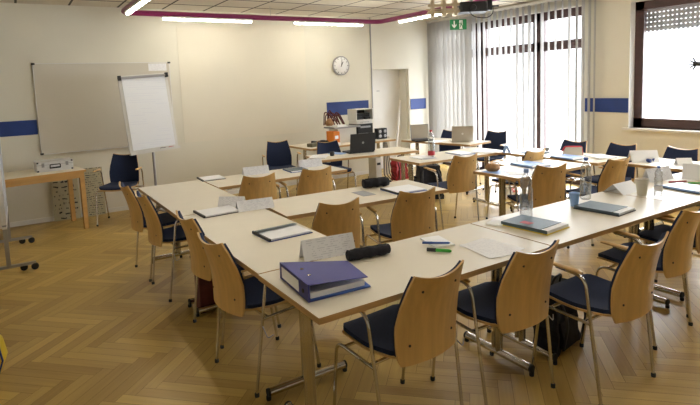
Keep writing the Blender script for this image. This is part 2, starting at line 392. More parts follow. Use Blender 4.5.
# projector and its bracket
pj = empty('ceiling_projector', 'black projector on a cream metal bracket hanging from the ceiling', 'projector', (4.76, 4.92, 2.455), R(-35))
b_ = MB(); b_.box(-.34, .06, -.05, -.02, .04, .07).box(-.34, .06, .05, .08, .04, .07).box(-.34, .06, -.05, -.02, .12, .15).box(-.30, -.26, -.06, .09, .0, .20).box(-.16, -.12, -.06, .09, .0, .31).box(-.02, .02, -.06, .09, .0, .31).box(-.36, .08, .0, .03, .085, .10)
b_.build('bracket', 'cream_metal', pj)
MB().rbox(.05, .38, -.13, .13, .03, .15, .02).build('projector_body', 'black', pj)
MB().lathe([(.035, 0), (.04, .03), (.03, .035)], 16, X=T(.20, -.12, .075, 0, R(90))).build('lens', 'black', pj)
MB().box(.39, .45, -.05, .05, .05, .17).box(.34, .54, -.01, .01, .09, .11).build('mount_arm', 'black', pj)
MB().tube(fillet([(.15, -.1, .05), (.2, -.12, -.03), (.36, -.12, -.06), (.46, -.05, -.0), (.47, 0, .1)], .08), .006, 6).build('cable', 'black', pj)
MB().tube([(.2, 0, .12), (.2, 0, .372)], .02, 10).build('drop_pole', 'grey_metal', pj)

# exit sign
es = empty('exit_sign', 'green emergency exit sign with white arrow and running figure', 'sign', (6.17, 6.5, 2.48), R(-33))
MB().box(0, .135, -.012, .012, 0, .165).box(.135, .27, -.012, .012, 0, .165).build('sign_panel', 'exit_green', es)
b_ = MB(); yy = -.016
def fl(P, mi=0): b_.prism(P, 0, .003, mi, T(0, -.0125, 0, 0, R(90)))
fl([(.058, .145), (.078, .145), (.078, .065), (.105, .095), (.105, .068), (.068, .025), (.031, .068), (.031, .095), (.058, .065)])
b_.build('arrow', 'paper', es); b_ = MB()
fl([(.150, .01), (.205, .01), (.205, .15), (.150, .15)]); b_.build('doorway', 'paper', es)
b_ = MB(); yy = -.016
def fl2(P): b_.prism(P, 0, .003, 0, T(0, -.0150, 0, 0, R(90)))
fl2([(.175, .118), (.186, .118), (.186, .131), (.175, .131)]); fl2([(.168, .07), (.190, .075), (.188, .112), (.172, .112)])
fl2([(.168, .072), (.155, .03), (.163, .03), (.180, .07)]); fl2([(.180, .075), (.198, .055), (.198, .02), (.206, .02), (.206, .06), (.190, .085)])
fl2([(.150, .095), (.172, .100), (.172, .108), (.150, .103)]); b_.build('running_figure', 'exit_green', es)
MB().tube([(.135, 0, .165), (.135, 0, .35)], .006, 6).build('hanger', 'white_plastic', es)

# clock
ck = empty('wall_clock', 'round white wall clock with grey rim above the copier corner', 'clock', (4.91, YB-.035, 1.985))
X0 = T(0, 0, 0, 0, R(90))
MB().lathe([(.152, -.034), (.166, -.034), (.168, .004), (.160, .008), (.157, .003), (.150, .002)], 36, X=X0, cap=False).build('rim', 'grey_metal', ck)
MB().lathe([(.159, -.03), (.159, .002), (.001, .002)], 36, X=X0).build('dial', 'paper', ck)
for k in range(12):
    a = R(30*k); X1 = T(0, -.004, 0, 0, 0, a); MB().box(-.004, .004, -.001, .001, .12, .145, X=X1).build('hour_mark', 'black', ck)
b_ = MB(); b_.box(-.004, .004, -.002, 0, -.02, .115, X=T(0, -.005, 0, 0, 0, R(8))).box(-.006, .006, -.002, 0, -.02, .075, X=T(0, -.006, 0, 0, 0, R(28))); b_.build('hands', 'black', ck)

# pipe at the door side
tag(MB().box(5.565, 5.580, YB-.016, YB, 1.05, H).build('cable_duct', 'grey_metal'), 'thin dark vertical cable duct on the wall left of the door', 'cable duct')

# whiteboard
wb = empty('whiteboard', 'large empty grey-white wall board behind the flipchart', 'whiteboard', (.27, YB-.025, .905), 0)
MB().box(0, 1.70, 0, .02, 0, 1.165).build('board_panel', 'whiteboard', wb)
MB().box(-.008, 1.708, -.004, .02, -.01, 0).box(-.008, 1.708, -.004, .02, 1.165, 1.172).box(-.008, 0, -.004, .02, 0, 1.165).box(1.70, 1.708, -.004, .02, 0, 1.165).build('frame', 'aluminium', wb)
for x, z in ((0, 0), (1.70, 0), (0, 1.165), (1.70, 1.165)): MB().rbox(-.02, .02, -.008, .02, -.012, .012, .006).build('corner_cap', 'black', wb, (x, 0, z))
tag(MB().box(1.68, 1.93, YB-.031, YB-.0295, 1.955, 2.06).build('notice_sheet', 'print_card'), 'small printed notice sheet at the top right of the wall board', 'notice')

# flipchart
fc = empty('flipchart', 'white flipchart with blank ruled pad on a single grey pole', 'flipchart', (1.53, 7.28, 0), R(4))
XB = T(.01, -.02, .865, 0, R(-5), R(-3.2))
b_ = MB(); b_.box(-.315, .315, -.01, .01, .03, 1.03, X=XB); b_.build('board', 'white_plastic', fc)
b_ = MB(); b_.box(-.275, .275, -.022, -.012, .055, .985, X=XB); b_.build('paper_pad', 'print_chart', fc)
b_ = MB(); b_.box(-.31, .31, -.04, -.012, .985, 1.015, X=XB); b_.build('clamp_bar', 'grey_metal', fc)
for x in (-.30, .30): MB().box(x-.018, x+.018, -.05, -.01, .97, 1.03, X=XB).build('clamp_knob', 'black', fc)
b_ = MB(); b_.box(-.32, .32, -.07, .01, .0, .018, X=XB).box(-.32, .32, -.075, -.068, .0, .035, X=XB); b_.build('pen_tray', 'white_plastic', fc)
MB().tube([(0, .03, .04), (0, .03, 1.5)], .017, 10).build('pole', 'grey_metal', fc)
for k in range(5):
    a = R(72*k+20); b_ = MB().tube([(0, .03, .07), (.20*math.cos(a), .03+.20*math.sin(a), .045)], [.018, .012], 8); b_.lathe([(.02, 0), (.02, .04)], 10, X=T(.20*math.cos(a), .03+.20*math.sin(a), 0)); b_.build('leg', 'grey_metal', fc)
XT = XB @ T(0, 0, 0)
def on_board(p): return Matrix.LocRotScale(Vector((1.53, 7.28, 0)), Matrix.Rotation(R(4), 3, 'Z'), None) @ XB @ Vector(p)
for x, mt, lb in ((.10, 'black', 'black marker'), (.21, 'red', 'red marker')):
    p = on_board((x, -.045, .03)); tag(MB().tube([(-.035, 0, 0), (.035, 0, 0)], .011, 8).build('marker_pen', mt, None, p, R(4)), lb+' lying in the tray of the flipchart', 'marker')

# mobile pin board at the left edge
pb = empty('mobile_board', 'grey mobile pin board on castors at the left edge', 'board stand', (-.165, 6.5, 0))
MB().box(-.015, .015, -.72, .44, .46, 1.22).build('board_panel', 'grey_board', pb)
MB().box(-.02, .02, -.735, -.72, .48, 1.23).box(-.02, .02, .44, .455, .44, 1.23).box(-.02, .02, -.73, .45, 1.22, 1.235).box(-.02, .02, -.73, .45, .44, .46).build('frame', 'aluminium', pb)
for y in (-.68, .42):
    lg = MB().box(-.018, .018, y-.015, y+.015, .06, .55).build('leg', 'grey_metal', pb)
    ft = MB().box(-.26, .22, y-.018, y+.018, .055, .080).build('foot_bar', 'grey_metal', lg)
    for x in (-.24, .12, .21):
        MB().lathe([(.028, -.02), (.032, -.012), (.032, .012), (.028, .02)], 14, X=T(x, y+(.02 if x < .2 else -.01), .033, 0, R(90))).build('castor', 'rubber', lg)
        
# wooden table by the back wall
ot = empty('wooden_table', 'small wooden side table with cream top under the grey wall board', 'table', (.69, 7.15, 0), R(9))
MB().box(-1.50, 0, 0, .68, .715, .74).build('tabletop', ['laminate_light'], ot)
MB().box(-1.50, 0, -.004, 0, .715, .74).box(-1.47, -.03, .02, .04, .645, .715).box(-.04, -.02, .03, .65, .645, .715).box(-1.47, -.03, .62, .64, .645, .715).build('apron', 'pine', ot)
for x in (-1.48, -.07):
    for y in (.02, .60): MB().box(x, x+.05, y, y+.05, 0, .715).build('leg', 'pine', ot)
cs = empty('metal_case', 'silver aluminium case lying on the wooden side table', 'case', (.365, 7.46, .740), R(4))
MB().rbox(-.20, .20, -.13, .13, 0, .125, .012).build('case_body', 'aluminium', cs)
b_ = MB()
for x in (-.195, .175):
    for z in (0.004, .105): b_.box(x, x+.02, -.134, -.115, z, z+.018)
b_.build('corner_guards', 'black', cs)
MB().box(-.20, .20, -.133, -.128, .083, .087).build('lid_seam', 'grey_metal', cs)
MB().tube(fillet([(-.055, -.132, .05), (-.055, -.15, .05), (-.055, -.152, .085), (.055, -.152, .085), (.055, -.15, .05), (.055, -.132, .05), (-.055, -.134, .045)], .01), .006, 8).box(-.06, .06, -.137, -.13, .035, .05).build('handle', 'black', cs)
for x in (-.13, .13): MB().box(x-.014, x+.014, -.142, -.13, .06, .108).box(x-.008, x+.008, -.146, -.142, .075, .1).build('latch', 'grey_metal', cs)
tag(MB().box(-.16, .16, -.004, .004, 0, .54, X=T(.49, 7.885, .0, 0, R(-3))).build('flipchart_sheet', 'poster_ink'), 'paper sheet with bold handwriting standing behind the wooden table', 'poster')
tag(MB().box(-.12, .12, -.004, .004, 0, .66, X=T(.84, 7.88, .0, 0, R(-3))).build('flipchart_sheet', 'poster_thin'), 'paper sheet with dense fine handwriting leaning on the wall beside the navy chair', 'poster')

# yellow bag at the left border
yb = empty('yellow_bag', 'yellow bag with navy piping standing at the left border', 'bag', (-.375, 3.74, 0))
MB().lathe([(.12, 0), (.185, .03), (.215, .11), (.20, .20), (.15, .27), (.05, .29)], 24).build('bag_body', 'yellow', yb)
b_ = MB()
for q in (30, -30): b_.tube([((r+.003)*math.cos(R(q)), (r+.003)*math.sin(R(q)), z) for r, z in ((.12, 0), (.185, .03), (.215, .11), (.20, .20), (.15, .27), (.05, .29))], .006, 6)
b_.build('piping', 'blue_strip', yb)

# ------------------------------------------------------------------ tables
def make_table(L, Wd, label, loc, rz=0, feet=True, edge='beech_edge'):
    """local origin = near-left corner, X along the long side"""
    t = empty('seminar_table', label, 'table', (loc[0], loc[1], 0), R(rz), 'seminar tables with T-shaped chrome legs')
    g = .002
    MB().prism([(g, g), (L-g, g), (L-g, Wd-g), (g, Wd-g)], .712, .740, 0, None, 1).build('tabletop', ['laminate', edge], t)
    MB().box(.12, L-.12, Wd*.5-.02, Wd*.5+.02, .672, .712).box(.12, .16, .08, Wd-.08, .69, .712).box(L-.16, L-.12, .08, Wd-.08, .69, .712).build('underframe', 'grey_metal', t)
    for x in (.10, L-.10):
        lg = empty_child('leg', t) if False else MB().tube([(x, Wd/2-.016, .05), (x, Wd/2-.016, .70)], .022, 12, flat=1).tube([(x, Wd/2+.022, .05), (x, Wd/2+.022, .70)], .015, 10).build('leg', 'post_metal', t)
        MB().tube([(x, .055, .042), (x, Wd-.055, .042)], .022, 12).build('foot_bar', 'chrome', lg)
        for y in (.06, Wd-.06): MB().lathe([(.013, 0), (.014, .004), (.014, .022)], 12, X=T(x, y, 0)).tube([(x, y-.006, .042), (x, y+.006, .042)], .0225, 12).build('foot_cap', 'rubber', lg)
    return t
make_table(1.46, .62, 'cream table at the near corner of the front row under the violet binder', (.945, 1.765))
make_table(1.46, .62, 'cream table in the middle of the front row under the yellow-edged folder', (2.41, 1.765))
make_table(1.37, .62, 'cream table at the right end of the front row by the white cup', (3.875, 1.765))
make_table(1.48, .60, 'cream table in the left column with two open folders on it', (1.55, 2.392), 90)
make_table(1.47, .60, 'empty cream table at the far end of the left column', (1.55, 3.877), 90)
make_table(1.48, .60, 'cream table between the rows with a black pencil case near its right end', (1.57, 3.345), -3)
make_table(1.44, .58, 'cream table in the third row with a blue notebook on it', (1.56, 4.785), 0)
make_table(1.42, .56, 'cream table with the black laptop in the fourth row', (3.13, 5.60), -8)
make_table(1.62, .70, 'table against the back wall carrying the printer and computer boxes', (3.60, 6.74), 2)
make_table(1.43, .60, 'cream table with the red-capped bottle beyond the middle aisle', (3.81, 4.545), -2.5)
make_table(1.30, .54, 'far cream table by the blinds with two laptops', (5.93, 5.42), 100)
make_table(1.13, .57, 'cream table with the brown pouch and stacked blue folders', (3.85, 3.19), 0)
make_table(1.28, .59, 'cream table with the red-edged pouch in the right column', (5.67, 3.19), 90)
make_table(1.48, .57, 'cream table along the right wall covered with loose papers', (5.83, 1.50), 90)

# ------------------------------------------------------------------ chairs
def interp(tab, v):
    for (a, x), (b, y) in zip(tab[:-1], tab[1:]):
        if v <= b: t = (v-a)/(b-a); t = t*t*(3-2*t)*.5+t*.5; return x+(y-x)*t
    return tab[-1][1]
BW = [(0, .168), (.04, .180), (.2, .188), (.42, .192), (.6, .183), (.8, .167), (1, .150)]
def backfn(sc=1, dy=0, v0=0, v1=1):
    def f(u, v):
        v = v0+(v1-v0)*v; wv = interp(BW, v)*sc; a = abs(u)
        zt = .830+.028*a**2.0; zb = .432
        z = zb+(zt-zb)*v
        y = -.012-.045*v-.030*v*v+.018*math.sin(math.pi*v)+.040*(a*wv/.19)**2+dy-.045
        return (u*wv, y, z)
    return f
def seatfn(sc=1, dz=0, y0=0, y1=1):
    def f(u, v):
        v = y0+(y1-y0)*v; wv = interp([(0, .150), (.12, .185), (.45, .212), (.8, .210), (.93, .195), (1, .165)], v)*sc
        z = .446-.012*math.sin(math.pi*min(1, v*1.1))-.022*max(0, (v-.75)/.25)**2+.010*abs(u)**2+.010*v+dz
        return (u*wv, -.01+.435*v-.012*u*u*(v > .9), z)
    return f
def make_chair():
    r = empty('armchair', 'x', 'chair')
    MB().slab(backfn(), 12, 14, (0, .011, 0)).build('backrest', 'beech', r)
    MB().slab(backfn(.985, .012, .10, .985), 10, 10, (0, .014, 0)).build('back_pad', 'navy', r)
    for x, v in ((-.10, .84), (.10, .84), (-.13, .22), (.13, .22)):
        p = backfn()(x/interp(BW, v), v); MB().lathe([(.006, 0), (.006, .004)], 8, X=T(p[0], p[1]+.001, p[2], 0, R(90))).build('screw', 'black', r)
    MB().slab(seatfn(), 10, 12, (0, 0, .011)).build('seat', 'beech', r)
    MB().slab(seatfn(.965, .011, .03, .985), 10, 12, (0, 0, .022)).build('seat_pad', 'navy', r)
    for s in (-1, 1):
        lg = MB().tube(fillet([(s*.245, 0, .012), (s*.262, .085, .660), (s*.262, .25, .672)], .06, 6), .0086, 10).build('leg', 'chrome', r)
        MB().lathe([(.0125, 0), (.013, .018), (.010, .022)], 10, X=T(s*.245, 0, 0)).build('foot_cap', 'rubber', lg)
        MB().tube([(s*.262, .10, .675), (s*.262, .125, .679), (s*.262, .30, .683), (s*.262, .325, .681)], [.010, .016, .016, .010], 10, flat=.62).build('armrest', 'beech', r)
        lg = MB().tube(fillet([(s*.232, .425, .012), (s*.238, .365, .424), (s*.256, .055, .424)], .06, 6), .0086, 10).build('leg', 'chrome', r)
        MB().lathe([(.0125, 0), (.013, .018), (.010, .022)], 10, X=T(s*.232, .425, 0)).build('foot_cap', 'rubber', lg)
    MB().tube([(-.25, .09, .424), (.25, .09, .424)], .009, 8).tube([(-.245, .30, .424), (.245, .30, .424)], .009, 8).build('seat_support', 'chrome', r)
    MB().tube(fillet([(.25, .05, .40), (.31, .05, .335), (.335, .07, .36)], .02), .003, 6).build('link_hook', 'grey_metal', r)
    return r
chair = make_chair(); used = False
GF, GN = 'wooden-backed armchairs around the tables', 'navy-padded armchairs seen from the front'
CH = [(1.48, 1.755, 4, 'wooden armchair nearest the viewer, backed to us before the violet binder', GF),
      (2.06, 1.69, -1, 'wooden armchair in front of the scribbled papers, second of the near row', GF),
      (2.58, 1.43, 0, 'wooden armchair standing back from the front row, third of the near row', GF),
      (3.37, 1.59, 3, 'wooden armchair fourth in the near row, partly behind another back', GF),
      (3.97, 1.68, 3, 'wooden armchair cut by the right border of the photo', GF),
      (.94, 2.80, -83, 'wooden armchair at the left column beside the open folder, nearest one', GF),
      (.98, 3.44, -86, 'wooden armchair at the left column just behind the nearest, over a maroon bag', GF),
      (.90, 4.42, -87, 'wooden armchair third along the left column', GF),
      (.87, 4.99, -87, 'wooden armchair at the far end of the left column', GF),
      (1.88, 3.20, -7, 'wooden armchair inside the tables in front of the second row, left one', GF),
      (2.53, 3.12, -10, 'wooden armchair inside the tables in front of the open ring folder', GF),
      (1.89, 4.66, -4, 'wooden armchair before the third row table, left one', GF),
      (2.49, 4.62, -6, 'wooden armchair before the third row table, near the blue notebook', GF),
      (4.10, 4.19, -7, 'wooden armchair in the middle aisle before the red-capped bottle', GF),
      (4.17, 3.14, -20, 'wooden armchair behind the tall clear bottles in the middle of the photo', GF),
      (4.88, 2.93, -5, 'wooden armchair behind the folded paper card at the right', GF),
      (4.86, 3.88, 0, 'wooden armchair with only its top showing behind the stacked blue folders', GF),
      (3.29, 7.16, 165, 'navy armchair facing us left of the printer table', GN),
      (3.78, 6.50, 168, 'navy armchair facing us behind the black laptop table', GN),
      (1.17, 7.47, 152, 'navy armchair facing us beside the flipchart pole', GN),
      (5.93, 6.30, 112, 'navy armchair half hidden behind the silver laptop', GN),
      (6.20, 5.60, 105, 'navy armchair by the balcony door right of the silver laptop', GN),
      (5.80, 4.00, 92, 'navy armchair behind the red-edged pouch against the blinds', GN),
      (5.84, 3.41, 90, 'navy armchair below the blue wall strip at the right', GN),
      (5.87, 2.78, 90, 'navy armchair below the window at the right wall', GN)]
for x, y, a, lb, g in CH: place(chair, used, (x, y, 0), a, lb, g); used = True

# ------------------------------------------------------------------ things on the tables
ZTB = .7405
def at(x, y): return (x, y, ZTB)
# binder
bn = empty('ring_binder', 'violet-blue ring binder lying on the near table corner', 'binder', (.985, 1.925, ZTB), R(0))
MB().prism([(0, 0), (.31, -.02), (.345, .215), (.03, .345)], .0, .003).build('back_cover', 'violet_binder', bn)
MB().prism([(0, 0), (.008, 0), (.038, .343), (.03, .345)], 0, .078).build('spine', 'violet_binder', bn)
b_ = MB(); b_.add([(0, 0, .078), (.295, -.02, .052), (.335, .215, .055), (.03, .345, .078), (0, 0, .075), (.295, -.02, .049), (.335, .215, .052), (.03, .345, .075)], [(0, 1, 2, 3), (7, 6, 5, 4), (0, 4, 5, 1), (1, 5, 6, 2), (2, 6, 7, 3), (3, 7, 4, 0)]); b_.build('front_cover', 'violet_binder', bn)
MB().prism([(.018, .012), (.285, -.006), (.315, .20), (.045, .325)], .0095, .034).build('paper_block', 'paper', bn)
MB().prism([(.015, .004), (.305, -.024), (.340, .19), (.04, .32)], .0032, .009).build('blue_divider', 'blue', bn)
b_ = MB(); b_.add([(-.0012+.03*t, .345*t, z) for t, z in ((.30, .012), (.92, .012), (.92, .066), (.30, .066))], [(0, 1, 2, 3)]); b_.build('spine_label', 'paper', bn)
MB().lathe([(.010, .0), (.010, .002)], 12, X=T(.004, .055, .035, 0, 0, R(-90))).build('finger_hole', 'black', bn)
for x, y in ((.065, .11), (.075, .20)): MB().lathe([(.005, 0), (.009, .001), (.009, .003)], 12, X=T(x, y, .0735)).build('eyelet', 'chrome', bn)
def tent(x, y, rz, label, wd=.29, hh=.10, dp=.09, cat='name card', mt='print_card'):
    o = MB(); th = .0008
    o.add([(-wd/2, -dp/2, 0), (wd/2, -dp/2, 0), (wd/2, 0, hh), (-wd/2, 0, hh), (wd/2, dp/2, 0), (-wd/2, dp/2, 0),
           (-wd/2, -dp/2+.002, 0), (wd/2, -dp/2+.002, 0), (wd/2, 0, hh-.003), (-wd/2, 0, hh-.003), (wd/2, dp/2-.002, 0), (-wd/2, dp/2-.002, 0)],
          [(0, 1, 2, 3), (3, 2, 4, 5), (9, 8, 7, 6), (11, 10, 8, 9), (0, 6, 7, 1), (5, 4, 10, 11), (1, 7, 8, 2), (2, 8, 10, 4), (0, 3, 9, 6), (3, 5, 11, 9)])
    ob = o.build('name_card', mt, None, at(x, y), R(rz)); return tag(ob, label, cat, 'folded name cards')
tent(1.37, 2.42, -8, 'folded white name card with print standing behind the violet binder', .30, .105)
tent(1.49, 3.73, -6, 'folded printed name card on the left column beside the white papers, right one', .28, .075)
tent(1.39, 3.95, -40, 'folded printed name card slanting left on the left column', .21, .075)
tent(2.13, 5.25, -6, 'folded white card on the third row table, left one', .28, .085)
tent(2.80, 5.27, -8, 'folded white card on the third row table behind the blue notebook', .28, .085)
tent(3.96, 2.28, 0, 'tilted folded white card standing left of the white cup', .25, .075, .17, mt='paper')
tent(4.60, 2.34, -8, 'grey-white folded card standing behind the small blue-capped bottle', .30, .11, mt='print_card')
tent(5.47, 2.93, -40, 'folded white card at the end of the right wall table', .27, .12, .15, mt='paper')
tent(5.52, 2.56, -40, 'crumpled-looking low folded card among papers at the right wall', .14, .07, mt='paper')
tent(4.86, 2.15, -70, 'bluish white card cut by the right photo border', .2, .13, .12, mt='paper')
tent(5.11, 4.42, 60, 'small pointed white card at the edge by the balcony blinds', .10, .09, .08, mt='light_blue')
# pencil cases
def pencil_case(x, y, rz, L, label, k=1):
    r = empty('pencil_case', label, 'pencil case', at(x, y), R(rz), 'black pencil cases')
    MB().slab(lambda u, v: (L/2*u, (.034+.005*math.sin(9*u+3*v))*math.cos(2*math.pi*v*.999), .027+(.025+.003*math.sin(11*u+1))*max(-1, min(1, 1.25*math.sin(2*math.pi*v*.999)))), 14, 16, (0, 0, 0.0005)).build('pouch', 'black_cloth', r)
    for s in (-1, 1): MB().lathe([(.026, 0), (.024, .006)], 14, X=T(s*L/2-(.0 if s > 0 else .006), 0, .027, 0, 0, R(90))).build('end_panel', 'black_cloth', r)
    MB().tube([(-L/2+.01, 0, .0545), (L/2-.01, 0, .0545)], .003, 6).build('zip', 'black', r); r.scale = (1, k, k)
pencil_case(1.525, 2.255, -8, .235, 'long black pencil case on the front table by the name card')
pencil_case(2.66, 3.78, -12, .23, 'black pencil case at the right end of the second row', 1.45)
# flat things
def sheet(x, y, w_, h_, rz, label, mt='print_flat', z=0, name='paper_sheet', cat='paper', group=None, th=.0012):
    return tag(MB().box(-w_/2, w_/2, -h_/2, h_/2, 0, th).build(name, mt, None, (x, y, ZTB+z), R(rz)), label, cat, group)
def pen(x, y, rz, mt, label, L=.13, r=.005, z=0, kind='pen'):
    o = empty('marker_pen' if kind == 'marker' else 'ballpoint_pen', label, kind, (x, y, ZTB+z+r), R(rz))
    MB().tube([(-L/2, 0, 0), (L/2-.01, 0, 0), (L/2, 0, 0)], [r, r, r*.4], 8).build('barrel', mt, o)
    MB().tube([(-L/2-.004, 0, 0), (-L/2+L*.35, 0, 0)], r*1.18, 8).build('cap', 'black' if kind == 'marker' else mt, o)
def folder(x, y, w_, h_, rz, label, cover, edge=None, pages='paper', th=.018, shift=.010, tail=.045, name='document_folder', strap=None, cat='folder'):
    r = empty(name, label, cat, at(x, y), R(rz))
    MB().box(-w_/2-.006, w_/2+.003, -h_/2-.004, h_/2+.002, 0, .005).build('back_cover', edge or cover, r)
    MB().box(-w_/2+.005, w_/2-.003, -h_/2+.002, h_/2-.006, .005, th-.003).build('pages', pages, r)
    MB().box(-w_/2, w_/2-shift, -h_/2+tail, h_/2, th-.003, th).box(-w_/2-.002, -w_/2, -h_/2, h_/2, .005, th).build('front_cover', cover, r)
    if strap: MB().box(*strap, th, th+.001).build('label_patch', 'red', r)
    return r
folder(2.655, 2.08, .235, .32, 5, 'slate folder with yellow lower cover and red patch on the front row', 'slate', 'yellow', th=.026, strap=(-.07, -.02, -.01, .06))
folder(3.34, 2.045, .22, .31, 4, 'slate folder without patch, right of the blue cup', 'slate', 'black', th=.022)
folder(4.40, 1.99, .24, .31, -10, 'black and light blue folders stacked at the right end of the front row', 'light_blue', 'black', th=.02)
sheet(2.53, 2.27, .12, .10, 20, 'small white note pad left of the yellow-edged folder', 'paper', th=.008, name='note_pad')
sheet(2.12, 1.945, .22, .27, -10, 'handwritten paper sheet on the front row, top of the loose sheets', 'print_flat', z=.0014)
sheet(2.14, 1.96, .21, .28, 6, 'white paper sheet under the handwritten one on the front row', 'paper')
sheet(1.97, 2.21, .12, .19, -14, 'small notepad beneath the blue pen', 'paper', th=.010, name='note_pad')
pen(1.93, 2.17, -42, 'blue', 'blue pen lying on the small notepad', .15, .006, .011)
pen(1.87, 2.08, -52, 'green', 'green and black highlighter beside the small notepad', .13, .009, 0, 'marker')
# open folders on the left column
def open_folder(x, y, rz, label, w_=.26, h_=.30, col='blue_strip', wedge=False):
    r = empty('open_folder', label, 'folder', at(x, y), R(rz))
    MB().box(-w_/2, w_/2, -h_/2, h_/2, 0, .004).build('cover', col, r)
    MB().box(-w_/2+.012, w_/2-.008, -h_/2+.010, h_/2-.012, .004, .014).build('pages', 'paper', r)
    MB().box(-w_/2, -w_/2+.012, -h_/2, h_/2, .004, .017).build('spine', 'black', r)
    if wedge: MB().add([(-w_/2, h_/2, .005), (w_/2, h_/2, .005), (w_/2, h_/2-.06, .020), (-w_/2, h_/2-.08, .030), (-w_/2, h_/2, .0146), (w_/2, h_/2, .0146)], [(0, 1, 2, 3), (3, 2, 5, 4), (0, 3, 4), (1, 5, 2), (0, 4, 5, 1)]).build('flap', 'slate', r)
open_folder(1.36, 2.975, 2, 'open blue folder with white pages and raised flap on the left column', wedge=True, w_=.30, h_=.25)
open_folder(1.225, 3.82, 2, 'thin white folder with dark edge on the left column by the name cards', .29, .24, 'black')
open_folder(1.665, 5.32, -3, 'thin white folder with dark edge at the far left corner of the tables', .24, .30-.06, 'black')
open_folder(2.75, 3.50, -4, 'open ring folder with papers on the second row', .30, .27, 'blue')
sheet(2.42, 3.62, .12, .2, -3, 'clear plastic sleeve beside the open ring folder', 'grey_board')
b_ = MB()
for k in (-.05, .05): b_.tube([(2.98+.02*math.cos(R(a)), 3.60+k, ZTB+.0155+.02*math.sin(R(a))) for a in range(0, 181, 20)], .0015, 6)
folder(2.565, 5.145, .22, .26, -5, 'closed steel-blue notebook on the third row', 'slate', 'blue', th=.012, shift=.004, name='notebook', cat='notebook')
# row four
sheet(3.27, 5.90, .22, .30, -40, 'loose white papers at the left end of the laptop table', 'print_flat', th=.006)
sheet(3.62, 6.00, .16, .22, 25, 'blue and white leaflet left of the black laptop', 'light_blue', th=.004, name='leaflet', cat='leaflet')
tag(MB().lathe([(.026, 0), (.032, .03), (.032, .055), (.027, .055), (.025, .01), (.001, .008)], 18).build('black_cup', 'black', None, at(3.44, 5.85)), 'small black cup on the laptop table', 'cup')
def laptop(x, y, rz, label, lid, base, tilt=15, w_=.34, d_=.24, screen='black', logo=None):
    r = empty('laptop', label, 'laptop', at(x, y), R(rz))   # local -Y = user side
    MB().rbox(-w_/2, w_/2, -d_, 0, .0, .018, .01).build('base', base, r)
    MB().box(-w_/2+.025, w_/2-.025, -d_*.60, -.03, .018, .0195).build('keyboard', 'black', r)
    Xl = T(0, .0, .018, 0, R(-tilt)); ld = MB().box(-w_/2, w_/2, .001, .010, 0, d_, X=Xl).build('screen_lid', lid, r)
    MB().box(-w_/2+.012, w_/2-.012, -.001, .001, .014, d_-.012, X=Xl).build('display', screen, ld)
    if logo: MB().lathe([(.016, 0), (.016, .002)], 16, X=Xl @ T(0, .0100, d_*.5, 0, R(-90))).build('lid_logo', logo, ld)
    return r
laptop(3.88, 5.80, 172, 'open black laptop seen from behind in the fourth row', 'black', 'black', 10, .37, .25, logo='grey_metal')
laptop(5.56, 5.64, 145, 'open silver laptop with round logo, back to us, by the blinds', 'silver', 'silver', 12, .31, .23, logo='paper')
laptop(5.36, 6.36, -20, 'open grey laptop with its blank screen to us by the far corner', 'grey_metal', 'black', 8, .30, .23, screen='beige_plastic')  # beige display colour stands in for a reflection on the switched-off screen
# bottles and cups
def bottle(x, y, label, s=1, capc='blue', lab=None, body='pet', lz=.065):
    r = empty('water_bottle', label, 'bottle', at(x, y), 0, 'plastic water bottles on the tables'); r.scale = (1, 1, 1)
    P = [(.030, 0), (.039, .008), (.041, .03), (.039, .06), (.041, .075), (.040, .10), (.041, .16), (.042, .19), (.034, .215), (.038, .235), (.036, .26), (.024, .285), (.0135, .298), (.0135, .312)]
    MB().lathe([(a*s, z*s) for a, z in P], 20).build('bottle_body', body, r)
    MB().lathe([(.0155*s, .305*s), (.0165*s, .309*s), (.0165*s, .325*s), (.014*s, .328*s)], 16).build('cap', capc, r)
    if lab: MB().lathe([(.0420*s, lz*s), (.0420*s, (lz+.05)*s)], 20, cap=False).build('bottle_label', lab, r)
    return r
bottle(2.77, 2.235, 'tall clear water bottle behind the yellow-edged folder', 1.0, 'light_blue', 'pet_label')
bottle(3.53, 2.31, 'tall clear water bottle with blue cap beside the blue cup', .96, 'blue', 'pet_label')
bottle(3.99, 2.02, 'small clear water bottle with navy cap and white label right of the white cup', .70, 'blue', 'paper')
bottle(4.25, 4.84, 'clear bottle with red cap and red label beyond the middle aisle', 1.0, 'red', 'red', lz=.02)
bottle(5.42, 2.30, 'white bottle with green cap at the right border', .8, 'green', 'paper', 'white_plastic')
def cup(x, y, label, mt, s=1):
    r = empty('plastic_cup', label, 'cup', at(x, y))
    MB().lathe([(.025*s, 0), (.026*s, .004*s), (.036*s, .095*s), (.038*s, .097*s), (.035*s, .097*s), (.024*s, .006*s), (.001, .006*s)], 22).build('cup_body', mt, r)
    return r
cup(3.285, 2.235, 'light blue plastic cup on the front row', 'cup_blue', .98)
cup(3.95, 2.12, 'white paper cup on the front row', 'cup_white', 1.28)
# right side papers
pen(4.62, 2.18, -30, 'red', 'red pen at the right end of the front row', .15, .006)
pen(4.66, 2.05, -45, 'green', 'green pen at the right photo border on the front row', .13, .006)
sheet(4.72, 2.28, .21, .29, -12, 'white sheet under the red pen at the right end of the front row', 'paper')
for i, (x, y, a, lb) in enumerate(((5.50, 2.70, 10, 'white paper nearest the folded card on the right wall table'), (5.62, 2.45, -20, 'white paper by the wall side of the right wall table'), (5.44, 2.12, 5, 'white paper near the green-capped bottle'))):
    sheet(x, y, .21, .29, a, lb, 'paper', z=.0)
tag(MB().tube([(0, -.02, .02), (0, .02, .02)], .02, 12).tube([(.05, -.03, .02), (.05, .01, .02)], .02, 12).build('blue_sharpener', 'blue_strip', None, at(5.45, 2.86)), 'small dark blue object near the folded card on the right wall table', 'object')
